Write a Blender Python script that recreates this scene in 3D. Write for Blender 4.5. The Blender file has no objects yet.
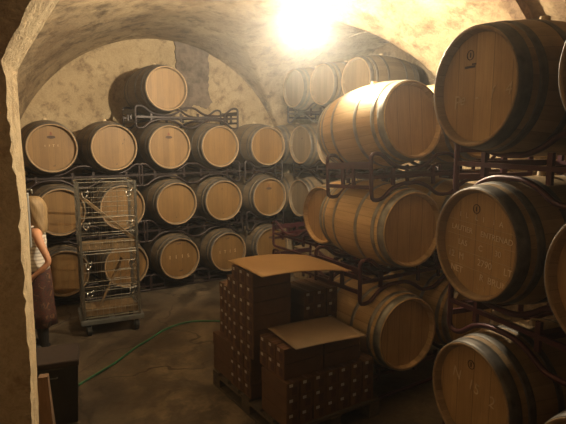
import bpy, bmesh, math, random
from mathutils import Vector, Matrix
random.seed(7)
PI = math.pi
S = bpy.context.scene
COL = S.collection
R = math.radians

# ------------------------------------------------------------------ materials
def mat(name, col, rough=.7, metal=0.0, build=None, spec=.5):
    m = bpy.data.materials.new(name); m.use_nodes = True
    nt = m.node_tree; b = nt.nodes['Principled BSDF']
    b.inputs['Base Color'].default_value = (*col, 1)
    b.inputs['Roughness'].default_value = rough
    b.inputs['Metallic'].default_value = metal
    b.inputs['Specular IOR Level'].default_value = spec
    if build: build(nt, b)
    return m

class N:
    """small node building helper"""
    def __init__(s, nt): s.nt = nt
    def new(s, t, **k):
        n = s.nt.nodes.new(t)
        for a, v in k.items(): setattr(n, a, v)
        return n
    def link(s, a, b): s.nt.links.new(a, b)
    def coord(s, kind='Object'): return s.new('ShaderNodeTexCoord').outputs[kind]
    def mapping(s, v, scale=(1,1,1), rot=(0,0,0)):
        m = s.new('ShaderNodeMapping'); m.inputs['Scale'].default_value = scale; m.inputs['Rotation'].default_value = rot
        s.link(v, m.inputs[0]); return m.outputs[0]
    def noise(s, v, scale, detail=4, rough=.55, dist=0):
        n = s.new('ShaderNodeTexNoise'); n.inputs['Scale'].default_value = scale
        n.inputs['Detail'].default_value = detail; n.inputs['Roughness'].default_value = rough
        n.inputs['Distortion'].default_value = dist
        if v is not None: s.link(v, n.inputs['Vector'])
        return n.outputs['Fac']
    def ramp(s, f, stops):
        r = s.new('ShaderNodeValToRGB'); s.link(f, r.inputs[0]); e = r.color_ramp.elements
        while len(e) < len(stops): e.new(.5)
        for el, (p, c) in zip(e, stops):
            el.position = p; el.color = (*c, 1) if len(c) == 3 else c
        return r.outputs[0]
    def mix(s, f, a, b, blend='MIX'):
        m = s.new('ShaderNodeMix', data_type='RGBA', blend_type=blend)
        if isinstance(f, float): m.inputs[0].default_value = f
        else: s.link(f, m.inputs[0])
        for i, v in ((6, a), (7, b)):
            if isinstance(v, tuple): m.inputs[i].default_value = (*v, 1)
            else: s.link(v, m.inputs[i])
        return m.outputs[2]
    def math(s, op, a, b=None, c=None):
        m = s.new('ShaderNodeMath', operation=op)
        for i, v in enumerate((a, b, c)):
            if v is None: continue
            if isinstance(v, (int, float)): m.inputs[i].default_value = v
            else: s.link(v, m.inputs[i])
        return m.outputs[0]
    def bump(s, bsdf, h, strength=.3, dist=.02):
        b = s.new('ShaderNodeBump'); b.inputs['Strength'].default_value = strength; b.inputs['Distance'].default_value = dist
        s.link(h, b.inputs['Height']); s.link(b.outputs[0], bsdf.inputs['Normal'])

def plaster(base, stain, dark, amount=.5, scale=1.0, bump=.6):
    def f(nt, b):
        n = N(nt); v = n.coord('Object')
        a = n.noise(v, 1.5*scale, 6, .6, .4); c = n.noise(v, 5*scale, 8, .7, .25); d = n.noise(v, 30*scale, 5, .6)
        col = n.ramp(a, [(.32, stain), (.62, base)])
        spots = n.ramp(c, [(.34+.12*(amount-.5), (.8,.8,.8)), (.52+.12*(amount-.5), (0,0,0))])
        col = n.mix(spots, col, dark)
        col = n.mix(n.ramp(d, [(.3,(.55,.55,.55)),(.6,(1,1,1))]), col, col, 'MIX')
        fine = n.ramp(d, [(.3,(.72,.70,.66)),(.65,(1,1,1))])
        col = n.mix(.7, col, fine, 'MULTIPLY')
        n.link(col, b.inputs['Base Color'])
        h = n.math('ADD', n.math('MULTIPLY', a, 1.5), n.math('ADD', c, n.math('MULTIPLY', d, .25)))
        n.bump(b, h, bump, .05)
    return f

def oak_head(c1, c2, pw=.082):
    def f(nt, b):
        n = N(nt); v = n.coord('Object'); sp = n.new('ShaderNodeSeparateXYZ'); n.link(v, sp.inputs[0])
        oi = n.new('ShaderNodeObjectInfo').outputs['Random']
        px = n.math('ADD', n.math('DIVIDE', sp.outputs[0], pw), n.math('MULTIPLY', oi, .6))
        idx = n.math('FLOOR', px); fr = n.math('FRACT', px)
        wn = n.new('ShaderNodeTexWhiteNoise', noise_dimensions='2D')
        cb = n.new('ShaderNodeCombineXYZ'); n.link(idx, cb.inputs[0]); n.link(n.math('MULTIPLY', oi, 37), cb.inputs[1]); n.link(cb.outputs[0], wn.inputs['Vector'])
        gv = n.mapping(v, (34, 3, 2.0)); gn = n.noise(gv, 2.2, 6, .6, .6)
        big = n.noise(v, 3.5, 3, .5)
        col = n.mix(wn.outputs['Value'], c1, c2)
        col = n.mix(.55, col, n.ramp(gn, [(.3, (.60,.55,.48)), (.62, (1,1,1))]), 'MULTIPLY')
        col = n.mix(.5, col, n.ramp(big, [(.3, (.6,.55,.5)), (.6, (1,1,1))]), 'MULTIPLY')
        gap = n.math('LESS_THAN', fr, .035)
        col = n.mix(n.math('MULTIPLY', gap, .55), col, (.05,.03,.015))
        n.link(col, b.inputs['Base Color'])
        n.bump(b, n.math('SUBTRACT', n.math('MULTIPLY', gn, .3), gap), .25, .004)
    return f

def oak_staves(c1, c2, nst=30, dirt=.4):
    def f(nt, b):
        n = N(nt); v = n.coord('Object'); sp = n.new('ShaderNodeSeparateXYZ'); n.link(v, sp.inputs[0])
        oi = n.new('ShaderNodeObjectInfo').outputs['Random']
        z = n.math('SUBTRACT', sp.outputs[2], BR)
        ang = n.math('ARCTAN2', sp.outputs[0], z)
        t = n.math('MULTIPLY', n.math('ADD', ang, PI), nst/(2*PI))
        idx = n.math('FLOOR', t); fr = n.math('FRACT', t)
        wn = n.new('ShaderNodeTexWhiteNoise', noise_dimensions='2D')
        cb = n.new('ShaderNodeCombineXYZ'); n.link(idx, cb.inputs[0]); n.link(n.math('MULTIPLY', oi, 19), cb.inputs[1]); n.link(cb.outputs[0], wn.inputs['Vector'])
        gv = n.mapping(v, (20, 1.5, 20)); gn = n.noise(gv, 2, 6, .6, .4); big = n.noise(v, 4, 5, .6, .3)
        col = n.mix(wn.outputs['Value'], c1, c2)
        col = n.mix(.5, col, n.ramp(gn, [(.3, (.62,.58,.52)), (.62, (1,1,1))]), 'MULTIPLY')
        col = n.mix(dirt, col, n.ramp(big, [(.35, (.45,.40,.36)), (.6, (1,1,1))]), 'MULTIPLY')
        gap = n.math('LESS_THAN', fr, .06)
        col = n.mix(n.math('MULTIPLY', gap, .3), col, (.04,.025,.015))
        n.link(col, b.inputs['Base Color'])
        n.bump(b, n.math('SUBTRACT', n.math('MULTIPLY', gn, .2), gap), .3, .004)
    return f

def mottled(c1, c2, scale=6, bump=.1, stretch=(1,1,1)):
    def f(nt, b):
        n = N(nt); v = n.mapping(n.coord('Object'), stretch)
        a = n.noise(v, scale, 6, .6, .3)
        n.link(n.ramp(a, [(.3, c1), (.68, c2)]), b.inputs['Base Color'])
        n.bump(b, a, bump, .01)
    return f

def floor_nodes(nt, b):
    n = N(nt); v = n.coord('Object')
    a = n.noise(v, .9, 6, .6, .3); c = n.noise(v, 3.2, 9, .7, .25); d = n.noise(v, 26, 5, .6)
    col = n.ramp(a, [(.34, (.045,.034,.023)), (.50, (.10,.078,.052)), (.64, (.18,.142,.096))])
    dk = n.ramp(c, [(.44, (1,1,1)), (.55, (0,0,0))])
    col = n.mix(n.math('MULTIPLY', dk, .72), col, (.035,.026,.018))
    vo = n.new('ShaderNodeTexVoronoi', feature='DISTANCE_TO_EDGE'); vo.inputs['Scale'].default_value = .8
    wv = n.new('ShaderNodeVectorMath', operation='MULTIPLY_ADD'); nz = n.new('ShaderNodeTexNoise'); nz.inputs['Scale'].default_value = 2.5; n.link(v, nz.inputs['Vector'])
    n.link(nz.outputs['Color'], wv.inputs[0]); wv.inputs[1].default_value = (.5,.5,.5); n.link(v, wv.inputs[2]); n.link(wv.outputs[0], vo.inputs['Vector'])
    crk = n.math('LESS_THAN', vo.outputs['Distance'], .008)
    col = n.mix(n.math('MULTIPLY', crk, .7), col, (.02,.015,.01))
    col = n.mix(.5, col, n.ramp(d, [(.3, (.6,.58,.55)), (.6, (1,1,1))]), 'MULTIPLY')
    n.link(col, b.inputs['Base Color'])
    n.link(n.ramp(c, [(.35, (.45,.45,.45)), (.6, (.85,.85,.85))]), b.inputs['Roughness'])
    n.bump(b, n.math('ADD', c, n.math('MULTIPLY', d, .3)), .35, .02)

def brick_nodes(nt, b):
    n = N(nt); v = n.mapping(n.coord('Object'), (1,1,1), (PI/2,0,0))
    br = n.new('ShaderNodeTexBrick'); n.link(v, br.inputs['Vector'])
    br.inputs['Scale'].default_value = 1; br.inputs['Brick Width'].default_value = .26; br.inputs['Row Height'].default_value = .09
    br.inputs['Mortar Size'].default_value = .012
    br.inputs['Color1'].default_value = (.155,.12,.095,1); br.inputs['Color2'].default_value = (.19,.145,.115,1); br.inputs['Mortar'].default_value = (.18,.14,.11,1)
    c = n.noise(n.coord('Object'), 9, 6, .6)
    col = n.mix(.7, br.outputs[0], n.ramp(c, [(.35,(.25,.25,.25)),(.62,(1.0,1.0,1.0))]), 'MULTIPLY')
    n.link(col, b.inputs['Base Color']); n.bump(b, c, .5, .02)

BR = .355                      # bilge radius of a barrel; barrels stand on local z = 0
M = {}
M['vault']   = mat('vault_plaster', (.5,.4,.3), .9, build=plaster((.43,.325,.20), (.24,.165,.095), (.08,.05,.028), .58, .9, .6))
M['lunette'] = mat('lunette_plaster', (.6,.5,.35), .9, build=plaster((.43,.33,.205), (.33,.245,.145), (.13,.08,.045), .42, 1.3, .4))
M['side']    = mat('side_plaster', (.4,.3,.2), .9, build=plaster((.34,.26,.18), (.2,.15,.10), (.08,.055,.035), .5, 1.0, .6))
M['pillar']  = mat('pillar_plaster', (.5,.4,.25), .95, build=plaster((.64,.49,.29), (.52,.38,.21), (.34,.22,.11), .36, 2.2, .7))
M['rib']     = mat('rib_stone', (.25,.17,.1), .9, build=plaster((.30,.20,.12), (.20,.13,.08), (.10,.06,.04), .5, 3, .7))
M['flue']    = mat('flue_brick', (.2,.15,.1), .95, build=brick_nodes)
M['floor']   = mat('dirty_concrete', (.2,.15,.1), .7, build=floor_nodes)
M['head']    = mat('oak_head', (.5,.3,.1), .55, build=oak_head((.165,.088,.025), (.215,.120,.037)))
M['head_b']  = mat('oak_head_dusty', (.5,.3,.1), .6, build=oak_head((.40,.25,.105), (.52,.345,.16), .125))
M['head_c']  = mat('oak_head_dimmed', (.2,.15,.1), .7, build=oak_head((.15,.105,.06), (.20,.145,.088)))  # darker copy of the oak head; weaker light in the bay painted in
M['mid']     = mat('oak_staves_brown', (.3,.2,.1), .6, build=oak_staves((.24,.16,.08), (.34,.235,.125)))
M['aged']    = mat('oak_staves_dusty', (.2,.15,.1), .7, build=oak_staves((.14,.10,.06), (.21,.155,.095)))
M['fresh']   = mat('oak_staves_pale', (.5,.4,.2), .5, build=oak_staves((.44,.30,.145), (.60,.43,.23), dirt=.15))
M['rim']     = mat('oak_chime', (.3,.2,.1), .7, build=mottled((.20,.13,.07), (.36,.24,.13), 20))
M['hoop']    = mat('galvanised_hoop', (.20,.20,.185), .42, .55, build=mottled((.20,.20,.19), (.36,.36,.34), 14))
M['hoop_d']  = mat('dull_hoop', (.1,.1,.1), .55, .5, build=mottled((.06,.055,.05), (.14,.125,.11), 14))
M['bung']    = mat('pale_bung', (.5,.4,.25), .8, build=mottled((.38,.29,.18), (.55,.42,.27), 20))
M['ink']     = mat('dark_brand_mark', (.045,.025,.02), .8, build=mottled((.03,.02,.018), (.07,.035,.025), 30))
M['inkr']    = mat('red_brand_mark', (.16,.04,.02), .8, build=mottled((.12,.03,.02), (.18,.05,.03), 30))
M['chalk']   = mat('chalk', (.62,.48,.32), .95, build=mottled((.70,.58,.42), (.85,.72,.55), 50))
M['chalk_f'] = mat('faint_chalk', (.5,.3,.2), .95, build=mottled((.48,.36,.22), (.58,.45,.29), 50))
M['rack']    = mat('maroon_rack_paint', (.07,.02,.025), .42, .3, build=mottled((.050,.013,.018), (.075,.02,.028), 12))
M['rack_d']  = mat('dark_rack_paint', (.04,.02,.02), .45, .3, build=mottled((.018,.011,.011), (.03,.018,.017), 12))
M['carton']  = mat('brown_carton', (.2,.1,.05), .75, build=mottled((.085,.042,.019), (.125,.064,.03), 5))
M['carton_p']= mat('carton_print', (.06,.02,.012), .7, build=mottled((.045,.018,.012), (.075,.028,.018), 20))
M['label']   = mat('carton_label', (.6,.55,.45), .7, build=mottled((.40,.37,.32), (.50,.46,.40), 20))
M['seam']    = mat('carton_tape', (.12,.05,.025), .5, build=mottled((.09,.04,.02), (.12,.05,.025), 10))
M['sheet']   = mat('kraft_sheet', (.5,.33,.16), .85, build=mottled((.27,.165,.07), (.32,.20,.09), 3, .05))
M['sheet2']  = mat('pale_sheet', (.5,.4,.28), .85, build=mottled((.19,.14,.09), (.26,.195,.13), 3, .05))
M['pallet']  = mat('pallet_wood', (.1,.07,.04), .85, build=mottled((.05,.04,.028), (.10,.075,.05), 4, .2, (1,8,8)))
M['wood']    = mat('weathered_wood', (.3,.2,.1), .8, build=mottled((.13,.085,.04), (.22,.15,.075), 4, .2, (6,6,1)))
M['timber']  = mat('dark_timber', (.08,.05,.03), .85, build=mottled((.12,.066,.034), (.19,.11,.058), 5, .2))
M['wire']    = mat('zinc_wire', (.32,.32,.30), .35, .8, build=mottled((.17,.16,.135), (.26,.25,.22), 30))
M['clip']    = mat('bright_zinc', (.7,.7,.66), .25, .9, build=mottled((.32,.31,.28), (.45,.43,.4), 20))
M['dolly']   = mat('grey_steel', (.16,.17,.17), .5, .4, build=mottled((.11,.12,.12), (.19,.20,.20), 8))
M['rubber']  = mat('black_rubber', (.02,.02,.02), .7, build=mottled((.012,.012,.012), (.03,.03,.03), 20))
M['hose']    = mat('green_hose', (.02,.13,.06), .4, build=mottled((.015,.11,.05), (.03,.16,.075), 10))
M['bin']     = mat('black_plastic', (.015,.013,.012), .5, build=mottled((.010,.009,.008), (.02,.017,.015), 6))
M['binlid']  = mat('dark_brown_lid', (.06,.035,.025), .85, build=mottled((.022,.013,.010), (.035,.021,.015), 6))
M['skin']    = mat('skin', (.50,.25,.14), .5, build=mottled((.44,.21,.115), (.52,.27,.16), 8, .02))
M['hair']    = mat('blond_hair', (.4,.27,.13), .6, build=mottled((.16,.10,.045), (.30,.20,.095), 8, .5, (6,6,.6)))
def stripes(nt, b):
    n = N(nt); sp = n.new('ShaderNodeSeparateXYZ'); n.link(n.coord('Object'), sp.inputs[0])
    w = n.math('FRACT', n.math('MULTIPLY', sp.outputs[2], 28))
    n.link(n.mix(n.math('LESS_THAN', w, .35), (.66,.62,.56), (.42,.38,.34)), b.inputs['Base Color'])
M['top']     = mat('striped_white_top', (.6,.6,.5), .85, build=stripes)
def floral(nt, b):
    n = N(nt); v = n.coord('Object'); a = n.noise(v, 17, 3, .6, .8)
    n.link(n.ramp(a, [(.36,(.025,.015,.015)),(.46,(.09,.025,.016)),(.56,(.03,.02,.018)),(.66,(.20,.10,.05))]), b.inputs['Base Color'])
M['skirt']   = mat('patterned_skirt', (.15,.05,.03), .85, build=floral)
M['boot']    = mat('dark_boot', (.02,.02,.02), .6, build=mottled((.015,.014,.014), (.03,.028,.026), 12))
M['eye']     = mat('eye', (.05,.03,.02), .3, build=mottled((.04,.03,.02), (.06,.04,.03), 30))
M['lip']     = mat('lip', (.4,.1,.08), .5, build=mottled((.34,.10,.08), (.42,.14,.11), 30))
M['lampm']   = mat('lamp_metal', (.5,.5,.48), .4, .6, build=mottled((.4,.4,.38), (.55,.55,.52), 10))
def emis(name, col, s):
    m = bpy.data.materials.new(name); m.use_nodes = True; nt = m.node_tree
    b = nt.nodes['Principled BSDF']; b.inputs['Base Color'].default_value = (*col, 1)
    b.inputs['Emission Color'].default_value = (*col, 1); b.inputs['Emission Strength'].default_value = s
    return m
LAMP = 9800
M['bulb']  = emis('lit_bulb', (1.0,.84,.58), LAMP)
M['bulb2'] = emis('fill_lamp_bulb', (1.0,.66,.36), 60)  # glow of the added fill lamp

# ------------------------------------------------------------------ geometry helpers
def obj(name, bm, m, parent=None, smooth=False, loc=None, rot=None, bevel=0):
    me = bpy.data.meshes.new(name)
    bmesh.ops.recalc_face_normals(bm, faces=bm.faces[:]) if bm.faces else None
    bm.to_mesh(me); bm.free()
    for mm in (m if isinstance(m, list) else [m]): me.materials.append(mm)
    if smooth: me.shade_smooth()
    o = bpy.data.objects.new(name, me); COL.objects.link(o)
    if parent: o.parent = parent
    if loc: o.location = loc
    if rot: o.rotation_euler = rot
    if bevel:
        b = o.modifiers.new('bevel', 'BEVEL'); b.width = bevel; b.segments = 2; b.limit_method = 'ANGLE'
    return o
def thing(name, label, cat, loc=(0,0,0), rotz=0, group=None):
    o = bpy.data.objects.new(name, None); COL.objects.link(o); o.empty_display_size = .1
    o.location = loc; o.rotation_euler = (0,0,rotz); o['label'] = label; o['category'] = cat
    if group: o['group'] = group
    return o
def tag(o, label, cat, group=None):
    o['label'] = label; o['category'] = cat
    if group: o['group'] = group
    return o
def dup(root, loc, rotz=None, label=None, group=None):
    r = root.copy(); COL.objects.link(r); r.location = loc
    if rotz is not None: r.rotation_euler = (0,0,rotz)
    if label: r['label'] = label
    if group: r['group'] = group
    for ch in list(root.children):
        c = ch.copy(); COL.objects.link(c); c.parent = r
        for g in ch.children:
            d = g.copy(); COL.objects.link(d); d.parent = c
    return r
def box(bm, c, s, rot=None):
    mt = Matrix.Translation(c)
    if rot: mt = mt @ rot
    return bmesh.ops.create_cube(bm, size=1, matrix=mt @ Matrix.Diagonal((*s, 1)))['verts']
def cyl(bm, a, b, r1, r2=None, seg=16):
    a = Vector(a); b = Vector(b); d = b-a; r2 = r1 if r2 is None else r2
    q = Vector((0,0,1)).rotation_difference(d).to_matrix().to_4x4()
    bmesh.ops.create_cone(bm, cap_ends=True, segments=seg, radius1=r1, radius2=r2, depth=d.length, matrix=Matrix.Translation((a+b)/2) @ q)
def fillet(pts, r, n=4):
    out = [Vector(pts[0])]
    for i in range(1, len(pts)-1):
        p = Vector(pts[i]); a = Vector(pts[i-1])-p; b = Vector(pts[i+1])-p
        k = min(r, a.length*.45, b.length*.45); A = p+a.normalized()*k; B = p+b.normalized()*k
        for j in range(n+1):
            t = j/n; out.append(A*(1-t)**2 + p*2*t*(1-t) + B*t*t)
    out.append(Vector(pts[-1])); return out
def tube(bm, pts, r, seg=8, closed=False):
    pts = [Vector(p) for p in pts]; n = len(pts); rings = []; up = None
    for i, p in enumerate(pts):
        if closed: t = pts[(i+1) % n]-pts[i-1]
        else: t = pts[min(i+1, n-1)]-pts[max(i-1, 0)]
        t.normalize()
        if up is None:
            up = t.orthogonal().normalized()
        up = (up - t*up.dot(t)).normalized(); s = t.cross(up)
        rr = r[i] if isinstance(r, list) else r
        rings.append([bm.verts.new(p + up*math.cos(2*PI*k/seg)*rr + s*math.sin(2*PI*k/seg)*rr) for k in range(seg)])
    for i in range(n if closed else n-1):
        a = rings[i]; b = rings[(i+1) % n]
        for k in range(seg): bm.faces.new((a[k], a[(k+1)%seg], b[(k+1)%seg], b[k]))
    if not closed:
        bm.faces.new(rings[0]); bm.faces.new(rings[-1][::-1])
def revolve_y(bm, prof, seg=56, zc=0, closed=False):
    rings = []
    for y, r in prof:
        rings.append([bm.verts.new((r*math.sin(2*PI*k/seg), y, zc + r*math.cos(2*PI*k/seg))) for k in range(seg)])
    n = len(rings)
    for i in range(n if closed else n-1):
        a, b = rings[i], rings[(i+1) % n]
        for k in range(seg): bm.faces.new((a[k], a[(k+1)%seg], b[(k+1)%seg], b[k]))
    return rings
def struct(name, bm, m, **k):
    o = obj(name, bm, m, **k); o['kind'] = 'structure'; return o
def text_mesh(s, size, m, name, parent, loc, rot, depth=.0012, track=1.0, shear=0):
    cu = bpy.data.curves.new(name, 'FONT'); cu.body = s; cu.size = size; cu.extrude = depth
    cu.align_x = 'CENTER'; cu.align_y = 'CENTER'; cu.space_character = track; cu.shear = shear
    t = bpy.data.objects.new(name, cu); COL.objects.link(t)
    bpy.context.view_layer.update()
    me = bpy.data.meshes.new_from_object(t.evaluated_get(bpy.context.evaluated_depsgraph_get()))
    COL.objects.unlink(t); bpy.data.objects.remove(t)
    me.materials.clear(); me.materials.append(m)
    o = bpy.data.objects.new(name, me); COL.objects.link(o); o.parent = parent; o.location = loc; o.rotation_euler = rot
    return o

# ------------------------------------------------------------------ camera
F = 520; PITCH = math.atan((212-138)/F); YAW = R(33)
cam = bpy.data.cameras.new('camera'); co = bpy.data.objects.new('camera', cam); COL.objects.link(co)
co.location = (0,0,2.18); co.rotation_euler = (PI/2-PITCH, 0, -YAW)
cam.sensor_fit = 'HORIZONTAL'; cam.sensor_width = 36; cam.lens = 36*F/566; cam.clip_start = .02
S.camera = co

# ------------------------------------------------------------------ the vaulted cellar
CX, CZ, RV, YB = 2.986, 1.412, 2.293, 8.1
YC, RY, ZL, BL = 6.0, 1.9, 2.59, 1.11
XR = CX+RV
def AL(y): return min(RV + .62*(YB-y), 4.5)
def crown(y): return RV + .05*(YB-y)
def lat(y):
    d = 1-((y-YC)/RY)**2
    return ZL + BL*math.sqrt(d) if d > 0 else None
def frange(a, b, n): return [a+(b-a)*i/n for i in range(n+1)]
bm = bmesh.new()
ys = sorted(frange(-1.5, 4.08, 50) + [4.099, 4.101] + frange(4.12, 7.88, 90) + [7.899, 7.901, 8.0, 8.1])
TH = frange(0, PI, 150)
rnd = random.Random(3)
rows = []
for y in ys:
    row = []
    for th in TH:
        c, s = math.cos(th), math.sin(th)
        x = CX + (RV if c > 0 else AL(y))*c; z = CZ + (RV if c > 0 else crown(y))*s
        if c > 0: z = CZ + (RV + (crown(y)-RV)*(1-c)**2)*s
        l = lat(y)
        if l and x > CX+.4 and l > z: z = l
        w = .012*math.sin(3.1*x+1.7*y)*math.sin(2.3*y-1.1*x) + .006*math.sin(9*x)*math.sin(7*y)
        if 0 < th < PI and y < 8.0: z += w
        row.append(bm.verts.new((x, y, z)))
    rows.append(row)
for a, b in zip(rows, rows[1:]):
    for k in range(len(TH)-1): bm.faces.new((a[k], a[k+1], b[k+1], b[k]))
# side bay: its own vault, running on towards +x
yy = [y for y in ys if lat(y)]
lay = []
for x in frange(XR, 6.15, 12):
    lay.append([bm.verts.new((x, y, lat(y))) for y in yy])
for a, b in zip(lay, lay[1:]):
    for k in range(len(yy)-1): bm.faces.new((a[k], a[k+1], b[k+1], b[k]))
ceil = struct('ceiling', bm, M['vault'], smooth=True)
# floor
bm = bmesh.new(); box(bm, (2.2, 3.3, -.05), (9.2, 10, .1)); struct('floor', bm, M['floor'])
# back wall with the lunette
bm = bmesh.new(); box(bm, (2.4, YB+.11, 2.1), (8.6, .22, 4.2)); struct('wall_back', bm, M['lunette'])
# masonry stack showing through the plaster
bm = bmesh.new()
prr = random.Random(5); pr = []
for (x0, z0), (x1, z1) in zip(*(lambda q: (q, q[1:]+q[:1]))([(3.25,2.66),(3.27,3.0),(3.22,3.3),(3.20,3.75),(3.77,3.75),(3.79,3.3),(3.76,2.95),(3.83,2.78),(3.74,2.66),(3.5,2.72),(3.36,2.60)])):
    nn = max(1, int(math.hypot(x1-x0, z1-z0)/.045))
    for k in range(nn): pr.append((x0+(x1-x0)*k/nn+prr.uniform(-.016,.016), z0+(z1-z0)*k/nn+prr.uniform(-.014,.014)))
fa = [bm.verts.new((x, YB-.035, z)) for x, z in pr]; fb = [bm.verts.new((x, YB+.02, z)) for x, z in pr]
bm.faces.new(fa); bm.faces.new(fb[::-1])
for i in range(len(pr)): bm.faces.new((fa[i], fa[(i+1)%len(pr)], fb[(i+1)%len(pr)], fb[i]))
struct('trim_1', bm, M['flue'])
# right walls: two lengths, and the bay's walls
bm = bmesh.new(); box(bm, (XR+.1, 1.3, .72), (.2, 5.6, 1.44)); struct('wall_right', bm, M['side'])
bm = bmesh.new(); box(bm, (6.25, 6.0, 1.9), (.2, 4.2, 3.8)); struct('wall_bay', bm, M['side'])
bm = bmesh.new(); box(bm, (5.72, 4.0, 1.35), (.88, .2, 2.7)); struct('wall_bay_near', bm, M['side'])
# left wall under the flaring vault
bm = bmesh.new(); pl = [(CX-AL(y), y) for y in frange(-1.5, 8.1, 40)]
for (x0, y0), (x1, y1) in zip(pl, pl[1:]):
    v = [bm.verts.new(p) for p in ((x0,y0,0),(x1,y1,0),(x1,y1,CZ+.02),(x0,y0,CZ+.02))]; bm.faces.new(v)
o = struct('wall_left', bm, M['side']); sm = o.modifiers.new('thick', 'SOLIDIFY'); sm.thickness = .15; sm.offset = 1
bm = bmesh.new(); box(bm, (2.0, -1.6, 2.1), (7.4, .2, 4.2)); struct('wall_front', bm, M['side'])
# stone ribs across the vault near the right
def rib(y0, y1, drop, name):
    bm = bmesh.new(); L = []
    for th in frange(R(4), R(100), 60):
        s, c = math.sin(th), math.cos(th)
        ring = []
        for y in (y0, y1):
            for rr in (RV+.06, RV-drop): ring.append(bm.verts.new((CX+rr*c, y, CZ+(rr+ (crown(y)-RV)*(1-max(c,0))**2)*s)))
        L.append([ring[0], ring[1], ring[3], ring[2]])
    for a, b in zip(L, L[1:]):
        for k in range(4): bm.faces.new((a[k], a[(k+1)%4], b[(k+1)%4], b[k]))
    bm.faces.new(L[0]); bm.faces.new(L[-1][::-1])
    return struct(name, bm, M['rib'])
rib(2.78, 2.90, .10, 'trim_2')
rib(1.9, 2.46, .16, 'trim_3')

# archway the photograph is taken through
AA = R(18.7); Ev = Vector((math.cos(AA), -math.sin(AA), 0)); Dv = Vector((math.sin(AA), math.cos(AA), 0))
def arch(l, d, z): return Ev*l + Dv*d + Vector((0,0,z))
far = [(-.512,0),(-.505,.97),(-.497,1.29),(-.492,1.93),(-.498,2.29),(-.497,2.411),(-.491,2.445),(-.467,2.492),(-.426,2.558),(-.33,2.711),(-.2,2.90),(0,3.12),(.3,3.33),(.7,3.47),(1.2,3.52),(1.9,3.52),(2.7,3.52)]
near= [(-.470,0),(-.463,1.13),(-.459,1.41),(-.456,1.99),(-.468,2.166),(-.471,2.275),(-.474,2.440),(-.455,2.486),(-.422,2.536),(-.372,2.637),(-.25,2.83),(-.05,3.07),(.27,3.29),(.68,3.44),(1.2,3.5),(1.9,3.5),(2.7,3.5)]
def resample(p, step=.03):
    out = []
    for (a, b), (c, d) in zip(p, p[1:]):
        n = max(1, int(round(math.hypot(c-a, d-b)/step)))
        for i in range(n): out.append((a+(c-a)*i/n, b+(d-b)*i/n))
    return out + [p[-1]]
def pair(n_, f_):
    A, B = [], []
    for (p0, p1), (q0, q1) in zip(zip(n_, n_[1:]), zip(f_, f_[1:])):
        n = max(1, int(round(math.hypot(p1[0]-p0[0], p1[1]-p0[1])/.03)))
        for i in range(n):
            t = i/n
            A.append((p0[0]+(p1[0]-p0[0])*t, p0[1]+(p1[1]-p0[1])*t)); B.append((q0[0]+(q1[0]-q0[0])*t, q0[1]+(q1[1]-q0[1])*t))
    return A+[n_[-1]], B+[f_[-1]]
A_, B_ = pair(near, far)
bm = bmesh.new(); D1, D2 = 2.0, 2.3
NS = 6
strips = []
for i, (a, b) in enumerate(zip(A_, B_)):
    ring = []
    for k in range(NS+1):
        t = k/NS; j = .007 if k == 0 else (.0012 if k == NS else .003)
        ring.append(bm.verts.new(arch(a[0]+(b[0]-a[0])*t + rnd.uniform(-j, j), D1+(D2-D1)*t, a[1]+(b[1]-a[1])*t)))
    strips.append(ring)
for p, q in zip(strips, strips[1:]):
    for k in range(NS): bm.faces.new((p[k], p[k+1], q[k+1], q[k]))
def outer(a, d):
    # verts on the wall's outer border for one outline point
    return bm.verts.new(arch(-3.2, d, a[1])) if a[0] < -.44 and a[1] < 2.47 else bm.verts.new(arch(a[0], d, 4.5))
for side, P, D in ((0, A_, D1), (NS, B_, D2)):
    kx = max(i for i, a in enumerate(P) if a[0] < -.44 and a[1] < 2.47)
    ou = [bm.verts.new(arch(-3.2, D, a[1])) if i <= kx else bm.verts.new(arch(a[0], D, 4.5)) for i, a in enumerate(P)]
    cor = bm.verts.new(arch(-3.2, D, 4.5))
    for i in range(len(P)-1):
        if i == kx: bm.faces.new((strips[i][side], strips[i+1][side], ou[i+1], cor, ou[i]))
        else: bm.faces.new((strips[i][side], strips[i+1][side], ou[i+1], ou[i]))
struct('wall_arch', bm, M['pillar'], smooth=False)
# rough foot of the jamb
def at(x, y, D):
    """a point of the place on the sight line of pixel (x, y), D metres along the passage"""
    fw = Vector((math.sin(YAW)*math.cos(PITCH), math.cos(YAW)*math.cos(PITCH), -math.sin(PITCH)))
    rt = Vector((math.cos(YAW), -math.sin(YAW), 0)); up = rt.cross(fw)
    r = fw + rt*(x-283)/F - up*(y-212)/F
    return Vector((0,0,2.18)) + r*(D/r.dot(Dv))

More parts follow.
